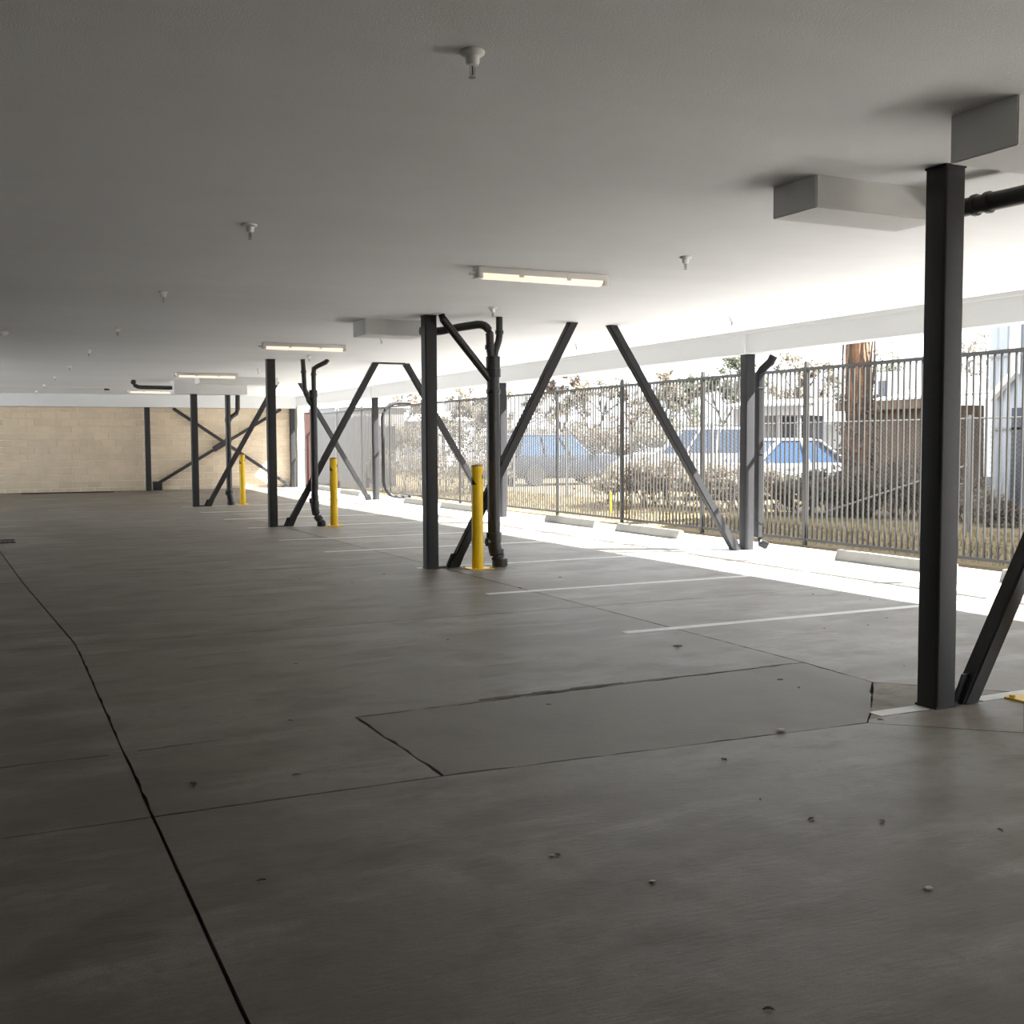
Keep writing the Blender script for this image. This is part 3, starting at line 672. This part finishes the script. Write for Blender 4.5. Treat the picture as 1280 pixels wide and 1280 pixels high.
for i, (u, D, ht, k) in enumerate([(520,50,3.4,0),(575,48,3.2,0),(628,46,3.2,0),(668,43,3.0,1),(718,44,3.2,0),(765,43,3.0,1),(812,42,3.1,0),(850,43,3.2,2),(892,42,3.0,2),(932,43,3.2,0)]):
    wd, lfm, lb = kinds[k]
    tree('hedgerow_bush', ['tall pale twiggy bush behind the parked cars', 'tall brown twiggy bush behind the parked cars', 'tall olive bush behind the white cars'][k], 'bush', gp(u, D), ht, 600+i, wd, lfm, 14, .7, 9, 3, .075, 'twiggy bushes behind the parked cars', r=.025, lean=.4)
# brush along the chain-link fence
BG = 'dry brush along the chain-link fence'
for i, (u, D, ht, wd, lfm, nl, lb) in enumerate([
    (1160,19.5,1.5,TWIG,LEAF3,5,'brown dry brush in front of the board shed'),(1120,20,1.5,TWIG,LEAF3,5,'brown dry brush in front of the board shed'),
    (1085,20,1.3,TWIG,LEAF3,5,'brown dry brush in front of the board shed'),
    (1040,20.5,1.2,TWIG2,LEAF2,7,'dark grey-green brush heap left of the vine-covered trunk'),(1008,21,1.1,TWIG2,LEAF2,7,'dark grey-green brush heap left of the vine-covered trunk'),
    (985,20.5,1.25,TWIG,LEAF3,5,'tangled brown brush next to grey-green brush heap'),(950,22,1.35,TWIG,LEAF1,4,'tangled brown brush next to grey-green brush heap'),
    (905,22.5,1.45,TWIG,LEAF3,4,'pale dry brush below the white cars'),(872,23,1.5,TWIG,LEAF1,4,'pale dry brush below the white cars'),(838,23.5,1.5,TWIG,LEAF3,4,'pale dry brush below the white cars'),(804,24,1.4,TWIG,LEAF1,4,'pale dry brush below the white cars'),
    (772,25,1.2,TWIG,LEAF1,4,'pale dry brush below the white cars'),(1218,18.5,.9,TWIG2,LEAF1,3,'low grey weeds at foot of tin building'),(1252,17.5,.6,TWIG2,LEAF3,3,'low grey weeds at foot of tin building'),
    (560,32,1.7,TWIG2,LEAF1,3,'grey bare shrub behind the picket fence near drain pipe column'),(528,33,1.9,TWIG2,LEAF1,3,'grey bare shrub behind the picket fence near drain pipe column'),(600,31,1.5,TWIG2,LEAF1,3,'grey bare shrub behind the picket fence near drain pipe column')]):
    tree('dry_shrub', lb, 'shrub', gp(u, D), ht, 300+i, wd, lfm, nl*3, .75, 14, 3, .034, BG, r=.011, lean=.4)
# trunk with vines
tp = gp(1072, 20.3)
t = thing('tree_trunk', 'thick red-brown trunk with climbing vines beside the board shed', 'tree trunk', tuple(tp))
rnd = random.Random(5); mb = MB(); n = 14; prof = []
for k in range(16):
    z = -.05+k*.5; rr = .25-.006*k+rnd.uniform(-.012,.012)
    prof.append([((rr+rnd.uniform(-.03,.03))*math.cos(6.2832*j/n)+.02*math.sin(k*.6), (rr+rnd.uniform(-.03,.03))*math.sin(6.2832*j/n), z) for j in range(n)])
mb.v = [p for r_ in prof for p in r_]
mb.f = [(i*n+j, i*n+(j+1)%n, (i+1)*n+(j+1)%n, (i+1)*n+j) for i in range(15) for j in range(n)]
mb.build('trunk', BARK, t, True)
for k in range(7):
    a = rnd.uniform(2.2, 5.2); MB().tube([(.28*math.cos(a+.25*math.sin(i*.9+k)), .28*math.sin(a+.25*math.sin(i*.9+k)), i*.4) for i in range(14)], .018, 5).build('vine', TWIG, t)
lf = MB(); wv = MB()
for _ in range(900):
    a = rnd.uniform(0, 6.28); rr = rnd.uniform(.26,.42); c = Vector((rr*math.cos(a), rr*math.sin(a), rnd.uniform(0, 2.2 if rnd.random() < .7 else 6))); u = Vector((rnd.gauss(0,1), rnd.gauss(0,1), rnd.gauss(0,1))).normalized(); v = u.orthogonal().normalized(); s_ = .05
    i = len(lf.v); lf.v += [tuple(c-u*s_), tuple(c+v*s_*.6), tuple(c+u*s_), tuple(c-v*s_*.6)]; lf.f.append((i,i+1,i+2,i+3))
raw(lf, 'vine_leaves', LEAF3, t)['kind'] = 'stuff'

# ================================================================ BUILDINGS BEYOND THE FENCE
def facing(u0, D0, u1, D1, z=.11):
    """empty placed at pixel column u0 with its local x running to u1"""
    p, q = gp(u0, D0, z), gp(u1, D1, z); return p, math.atan2(q.y-p.y, q.x-p.x), (q-p).length
# tin building at the right
p = onx(1235, 560, 15.6); p.z = .2
L = p.y - 1.5
t = thing('tin_building', 'corrugated grey tin building with white downspout', 'building', (15.6, p.y, .2))
mb = MB(); N = 0; yy = 0
pts = []
while yy < L:
    for dy, dx in ((0,0),(.10,0),(.125,-.03),(.16,-.03),(.185,0)): pts.append((dx, -(yy+dy)))
    yy += .21
n = len(pts); mb.add([(x, y, 0) for x, y in pts]+[(x, y, 5.2) for x, y in pts], [(i, i+1, n+i+1, n+i) for i in range(n-1)])
mb.build('front_cladding', TIN, t)
MB().box(.01, 7, -L, 0, 0, 5.2).build('body', TIN, t)
MB().add([(-.3,.2,5.2),(-.3,-L,5.2),(3.5,-L,6.4),(3.5,.2,6.4),(7.2,.2,5.2),(7.2,-L,5.2)], [(0,1,2,3),(3,2,5,4),(0,3,4),(1,5,2),(0,4,5,1)]).build('roof', TIN, t)
for z in (1.45, 2.65): MB().box(-.05,-.03,-L,0,z,z+.04).build('girt_flashing', GREYW, t)
def on_tin(u, v): q = onx(u, v, 15.5); return (q.x-15.6, q.y-p.y, q.z-.2)
a_, b_, c_, d_ = on_tin(1270, 400), on_tin(1268, 466), on_tin(1237, 500), on_tin(1236, 596)
MB().sweep([(a_[0],a_[1],4.9), b_, c_, d_], rsq(.12,.12,.01)).build('downspout', WHITEB, t)
q0, q1 = on_tin(1262, 510), on_tin(1274, 655)
MB().box(-.05,-.032,q1[1],q0[1],.05,q0[2]).build('doorway', DARKW, t)
# white sided house behind the shed
o0, rz, L = facing(1096, 34.5, 1240, 31)
t = thing('white_house', 'white lap-sided house with pale roof behind the board shed', 'house', tuple(o0), rz)
MB().box(0, L, .02, 6, 0, 2.35).build('body', WHITEB, t)
for k in range(13): MB().add([(0,.02,.04+k*.17),(L,.02,.04+k*.17),(L,-.025,.04+k*.17),(0,-.025,.04+k*.17),(0,.02,.21+k*.17),(L,.02,.21+k*.17)], [(0,3,2,1),(3,4,5,2),(0,1,5,4),(0,4,3),(1,2,5)]).build('lap_board', WHITEB, t)
MB().add([(-.4,-.45,2.3),(L+.4,-.45,2.3),(L+.4,3,3.35),(-.4,3,3.35),(-.4,6.4,2.3),(L+.4,6.4,2.3)], [(0,1,2,3),(3,2,5,4),(0,3,4),(1,5,2),(0,4,5,1)]).build('roof', ROOFW, t)
MB().box(-.4, L+.4, -.47, -.45, 2.18, 2.31).build('fascia', WHITEB, t)
MB().lathe([(.06,0),(.06,.35)], 10, (L*.35,1.2,2.75)).build('vent_stack', GREYW, t); MB().lathe([(.06,0),(.06,.35)], 10, (L*.7,1.4,2.8)).build('vent_stack', GREYW, t)
# brown board shed
o0, rz, L = facing(1072, 23.4, 1172, 21.4, .11)
t = thing('board_shed', 'low brown shed of upright boards behind the chain-link fence', 'shed', tuple(o0), rz)
MB().box(.03, L-.03, .03, 2.4, 0, 2.05).build('body', WOODB, t)
k = 0; x = 0
while x < L-.02:
    wd = min(random.uniform(.13,.17), L-x); o = MB().box(x+.004, x+wd-.004, random.uniform(-.012,0), .03, 0, random.uniform(2.0,2.06)).build('board', WOODB, t); x += wd
MB().box(-.3, L+.3, -.35, -.31, 1.98, 2.2).build('fascia', WOODB, t)
MB().add([(-.35,-.36,2.2),(L+.35,-.36,2.2),(L+.35,2.7,2.4),(-.35,2.7,2.4),(-.35,-.36,2.16),(L+.35,-.36,2.16),(L+.35,2.7,2.36),(-.35,2.7,2.36)], [(0,1,2,3),(7,6,5,4),(0,4,5,1),(1,5,6,2),(2,6,7,3),(3,7,4,0)]).build('roof', ROOFW, t)
# white workshop with upper storey and dark window
o0, rz, L = facing(1016, 39, 1086, 37)
t = thing('white_workshop', 'white workshop with low pale roof and dark upper window', 'building', tuple(o0), rz)
MB().box(0, L, 0, 6, 0, 2.15).build('body', WHITEB, t)
MB().add([(-.3,-.5,2.0),(L+.3,-.5,2.0),(L+.3,2.2,2.75),(-.3,2.2,2.75),(-.3,-.5,1.92),(L+.3,-.5,1.92),(L+.3,2.2,2.67),(-.3,2.2,2.67)], [(0,1,2,3),(7,6,5,4),(0,4,5,1),(1,5,6,2),(2,6,7,3),(3,7,4,0)]).build('porch_roof', ROOFW, t)
MB().box(.85, L-.1, 2.2, 5.5, 2.1, 3.75).build('upper_storey', WHITEB, t)
wn = MB().box(.95, 1.45, 2.16, 2.2, 2.85, 3.5).build('window', WHITEB, t); MB().box(1.0, 1.4, 2.14, 2.162, 2.9, 3.45).build('pane', DARKW, wn)
MB().box(0, L, -.02, 0, .0, 1.1).build('lower_panel', GREYW, t)
# grey carport with dark opening
o0, rz, L = facing(950, 37, 1003, 36)
t = thing('carport', 'grey carport with dark opening behind the white cars', 'carport', tuple(o0), rz)
MB().box(-.1, L+.1, -.3, 1.9, 2.2, 2.55).build('roof', GREYW, t); MB().box(0, L, 1.5, 1.6, 0, 2.2).build('rear_panel', DARKW, t)
for x in (0, L*.5, L-.1): MB().box(x, x+.1, -.2, -.1, 0, 2.2).build('post', GREYW, t)
MB().box(-.9, -.05, -.2, 1.9, 0, 2.45).build('side_panel', GREYW, t)
MB().add([(-1.2,-.5,2.55),(L+.2,-.5,2.55),(L+.2,1.9,2.8),(-1.2,1.9,2.8),(-1.2,-.5,2.5),(L+.2,-.5,2.5)], [(0,1,2,3),(0,4,5,1),(2,5,4,3),(0,3,4),(1,5,2)]).build('roof_sheet', ROOFW, t)
# low grey house far behind the shrubs
o0, rz, L = facing(476, 66, 548, 63)
t = thing('grey_house', 'pale blue-grey house with dark eaves behind the bare shrubs', 'house', tuple(o0), rz)
MB().box(0, L, 0, 5, 0, 2.5).build('body', mat('pale_blue_grey', (.45,.48,.53), .8), t)
MB().box(-.3, L+.3, -.4, -.3, 2.35, 2.6).build('fascia', GREYW, t)
MB().add([(-.3,-.4,2.6),(L+.3,-.4,2.6),(L+.3,2.5,3.2),(-.3,2.5,3.2),(-.3,5.4,2.6),(L+.3,5.4,2.6)], [(0,1,2,3),(3,2,5,4),(0,3,4),(1,5,2),(0,4,5,1)]).build('roof', ROOFW, t)
# weathered board fence at the far end
o0, rz, L = facing(398, 47, 493, 36)
t = thing('board_fence', 'weathered grey upright board fence beyond the picket fence', 'fence', tuple(o0), rz)
x = 0; k = 0
while x < L:
    wd = .14; lowpart = x > L*.80
    MB().box(x+.006, x+wd-.006, random.uniform(-.006,.006), .022, -.1, (1.95 if lowpart else 2.35)+random.uniform(-.06,.04)).build('board', random.choice((WOODG, WOODG, WOODG2)), t); x += wd
for z in (.35, 1.4): MB().box(0, L, .03, .07, z, z+.09).build('rail', WOODG, t)
# pale sided shed beyond the fence corner
o0, rz, L = facing(386, 54, 436, 51)
t = thing('pale_shed', 'pale sided shed between rust-red post and board fence', 'shed', tuple(o0), rz)
MB().box(0, L, .02, 3, -.1, 3.0).build('body', GREYW, t)
for k in range(15): MB().add([(0,.02,k*.2),(L,.02,k*.2),(L,-.03,k*.2),(0,-.03,k*.2),(0,.02,.2+k*.2),(L,.02,.2+k*.2)], [(0,3,2,1),(3,4,5,2),(0,1,5,4),(0,4,3),(1,2,5)]).build('lap_board', mat('pale_grey_siding', (.24,.235,.23), .8), t)
MB().box(-.2, L+.2, -.2, 3.2, 3.0, 3.12).build('roof', ROOFW, t)
p = gp(421.5, 41)
t = thing('light_pole', 'slim white pole in front of pale sided shed', 'pole', tuple(p)); MB().lathe([(.06,-.1),(.055,3.6),(.05,6.0)], 10).build('shaft', WHITEB, t, True); MB().lathe([(.1,0),(.1,.04)], 10).build('foot', GREYW, t)
p = ony(384.5, 560, 36.3)
t = thing('rusty_post', 'rust-red steel post beside end of block wall', 'post', (p.x, p.y, .05))
MB().box(-.085,.085,-.085,.085,.02,2.42).build('shaft', RUSTRED, t); MB().box(-.13,.13,-.13,.13,0,.02).build('base_plate', RUSTRED, t); MB().box(-.10,.10,-.10,.10,2.42,2.45).build('cap', RUSTRED, t)
MB().tube([(0,0,2.45),(0,0,2.55),(.2,.1,2.62)], .03, 8).build('pipe_stub', METAL, t)

# ================================================================ VEHICLES
def car(label, pos, rz, L, W, HT, paint, suv, name='car'):
    t = thing(name, label, 'car', tuple(pos), rz)
    belt = HT*.60; hood = HT*(.60 if suv else .56); zl = .22
    st = [(-L/2, .42, belt*.80, .72), (-L/2+.12, .28, belt*.94, .92), (-L/2+.7, zl, belt, 1), (-L*.12, zl, belt, 1), (L*.14, zl, belt*.99, 1), (L*.30, zl, hood*.98, .98), (L/2-.35, .24, hood*.90, .94), (L/2-.08, .30, hood*.78, .82), (L/2, .40, hood*.62, .66)]
    ringn = 12; mb = MB()
    for x, a, b, ww in st:
        w2 = W/2*ww; hm = b-a
        pr = [(-w2*.86,a),(-w2*.97,a+hm*.15),(-w2,a+hm*.45),(-w2*.985,a+hm*.75),(-w2*.93,b-.02),(-w2*.75,b+.015),(w2*.75,b+.015),(w2*.93,b-.02),(w2*.985,a+hm*.75),(w2,a+hm*.45),(w2*.97,a+hm*.15),(w2*.86,a)]
        mb.v += [(x, y, z) for y, z in pr]
    for i in range(len(st)-1):
        for j in range(ringn): mb.f.append((i*ringn+j, i*ringn+(j+1)%ringn, (i+1)*ringn+(j+1)%ringn, (i+1)*ringn+j))
    mb.f += [tuple(range(ringn)), tuple(range(len(st)*ringn-1, (len(st)-1)*ringn-1, -1))]
    mb.build('body', paint, t, True)
    # greenhouse: base corners and roof corners
    xr0, xr1 = (-L/2+.25, L*.20) if suv else (-L*.36, L*.20)
    tr0, tr1 = (-L/2+.55, L*.05) if suv else (-L*.20, L*.05)
    bw, tw = W/2*.92, W/2*.72; zr = HT-.05
    def ring(x0, x1, hw, z, c=.12): return [(x0,-hw+c,z),(x0+c,-hw,z),(x1-c*2,-hw,z),(x1,-hw+c*2,z),(x1,hw-c*2,z),(x1-c*2,hw,z),(x0+c,hw,z),(x0,hw-c,z)]
    r0, r1 = ring(xr0, xr1, bw, belt-.03), ring(tr0, tr1, tw, zr)
    MB().add(r0+r1, [(i,(i+1)%8,8+(i+1)%8,8+i) for i in range(8)]+[tuple(range(7,-1,-1)), tuple(range(8,16))]).build('window_glass', GLASS, t, True)
    r2 = ring(tr0-.03, tr1+.05, tw+.03, zr-.005); r3 = ring(tr0+.12, tr1-.12, tw-.12, HT)
    MB().add(r2+r3, [(i,(i+1)%8,8+(i+1)%8,8+i) for i in range(8)]+[tuple(range(7,-1,-1)), tuple(range(8,16))]).build('roof', paint, t, True)
    for s in (-1, 1):
        def P(f, z_): # point on the side of the greenhouse
            k = (z_-belt)/(zr-belt); x0 = xr0+(tr0-xr0)*k; x1 = xr1+(tr1-xr1)*k
            return (x0+(x1-x0)*f, s*(bw+(tw-bw)*k+.006), z_)
        for f in (.03, .36, .66, .95) if suv else (.06, .45, .94):
            MB().sweep([P(f, belt-.04), P(f, zr)], rsq(.07 if f in (.36,.66,.45) else .11, .05, .01)).build('pillar', paint, t)
        MB().add([(L*.16,s*W*.47,belt),(L*.22,s*W*.47,belt+.02),(L*.20,s*W*.57,belt+.02),(L*.17,s*W*.57,belt),(L*.16,s*W*.47,belt+.13),(L*.22,s*W*.47,belt+.12),(L*.20,s*W*.57,belt+.12),(L*.17,s*W*.57,belt+.13)], [(3,2,1,0),(4,5,6,7),(0,1,5,4),(1,2,6,5),(2,3,7,6),(3,0,4,7)]).build('wing_mirror', paint, t)
        for xx in (-L*.30, L*.31):
            wh = MB().lathe([(.20,-.11),(.31,-.11),(.335,-.08),(.335,.08),(.31,.11),(.20,.11)], 24).build('wheel', TIRE, t, True, (xx, s*(W/2-.10), .335)); wh.rotation_euler = (math.pi/2,0,0)
            MB().lathe([(.05,.10),(.20,.10),(.21,.06),(.21,-.06),(.20,-.10),(.05,-.10)], 20).build('hub', HUB, wh, True)
        MB().box(L/2-.16, L/2-.03, s*W*.30-.16, s*W*.30+.16, hood*.58, hood*.74).build('head_lamp', LAMPW, t)
        MB().box(-L/2-.005, -L/2+.12, s*W*.36-.12, s*W*.36+.12, belt*.68, belt*.86).build('tail_lamp', LAMPR, t)
        MB().box(-L*.04, L*.02, s*W/2*.995-.01, s*W/2*.995+.012, belt*.84, belt*.87).build('door_handle', paint, t)
    MB().box(L/2-.06, L/2+.03, -W*.36, W*.36, .34, .50).build('bumper', mat('dark_trim', (.04,.04,.045), .5), t)
    MB().box(-L/2-.03, -L/2+.06, -W*.40, W*.40, .36, .54).build('bumper', mat('dark_trim', (.04,.04,.045), .5), t)
    return t
# headings: view direction at these pixels; cars stand roughly side-on in the lot
def side(u): d = ray(u, 553); return math.atan2(d.y, d.x)-math.pi/2
car('dark blue car with sun glare seen through chain-link, left of the white cars', gp(698, 36, .13), side(702)+.55, 4.6, 1.85, 1.62, CARD, True)
car('white tall car facing away from the sheds, beside silver car', gp(866, 32, .13), side(866)+math.pi-.3, 4.4, 1.88, 1.74, CARW, True)
car('silver-white low car in front of workshop and carport', gp(966, 27, .13), side(966)+math.pi+.45, 4.6, 1.82, 1.42, CARS, False)
# pick-up truck behind the brush by the tin building
tpos = gp(1226, 26.5, .11); trz = side(1222)+1.2
t = thing('pickup_truck', 'silver pickup truck nose between board shed and tin building', 'truck', tuple(tpos), trz)
MB().box(-2.6, 1.0, -.85, .85, .55, 1.05).build('cargo_body', CARS, t); MB().box(1.0, 2.5, -.85, .85, .5, 1.12).build('hood', CARS, t)
MB().add([(-.9,-.8,1.05),(1.0,-.8,1.12),(1.0,.8,1.12),(-.9,.8,1.05),(-.6,-.65,1.7),(.45,-.65,1.7),(.45,.65,1.7),(-.6,.65,1.7)], [(3,2,1,0),(4,5,6,7),(0,1,5,4),(1,2,6,5),(2,3,7,6),(3,0,4,7)]).build('cab', GLASS, t)
MB().box(-.65, .5, -.68, .68, 1.7, 1.76).build('roof', CARS, t); MB().box(2.5, 2.56, -.7, .7, .68, .98).build('grille', DARKW, t); MB().box(2.5, 2.68, -.88, .88, .42, .62).build('bumper', HUB, t)
for s in (-1, 1):
    MB().box(2.5, 2.57, s*.72-.12, s*.72+.12, .74, .96).build('head_lamp', LAMPW, t)
    for xx in (-1.7, 1.75):
        wh = MB().lathe([(.2,-.12),(.36,-.12),(.38,-.08),(.38,.08),(.36,.12),(.2,.12)], 20).build('wheel', TIRE, t, True, (xx, s*.78, .38)); wh.rotation_euler = (math.pi/2,0,0)
# small yellow marker in the weeds and white bucket
p = gp(763, 22.5); t = thing('marker_post', 'small yellow marker post in pale brush by the dark car', 'marker', tuple(p))
MB().lathe([(.02,-.05),(.02,.36)], 10).build('stake', YEL, t, True); MB().lathe([(.028,.36),(.028,.42),(.01,.44)], 10).build('cap', YEL, t, True)
p = gp(1052, 20.6); t = thing('white_slab', 'leaning white board in grey-green brush heap', 'board', tuple(p))
MB().add([(-.3,0,0),(.3,.05,0),(.28,.25,.55),(-.1,.22,.6),(-.3,.03,0),(.3,.08,0),(.28,.28,.55),(-.1,.25,.6)], [(0,1,2,3),(7,6,5,4),(0,4,5,1),(1,5,6,2),(2,6,7,3),(3,7,4,0)]).build('panel', WHITEB, t)
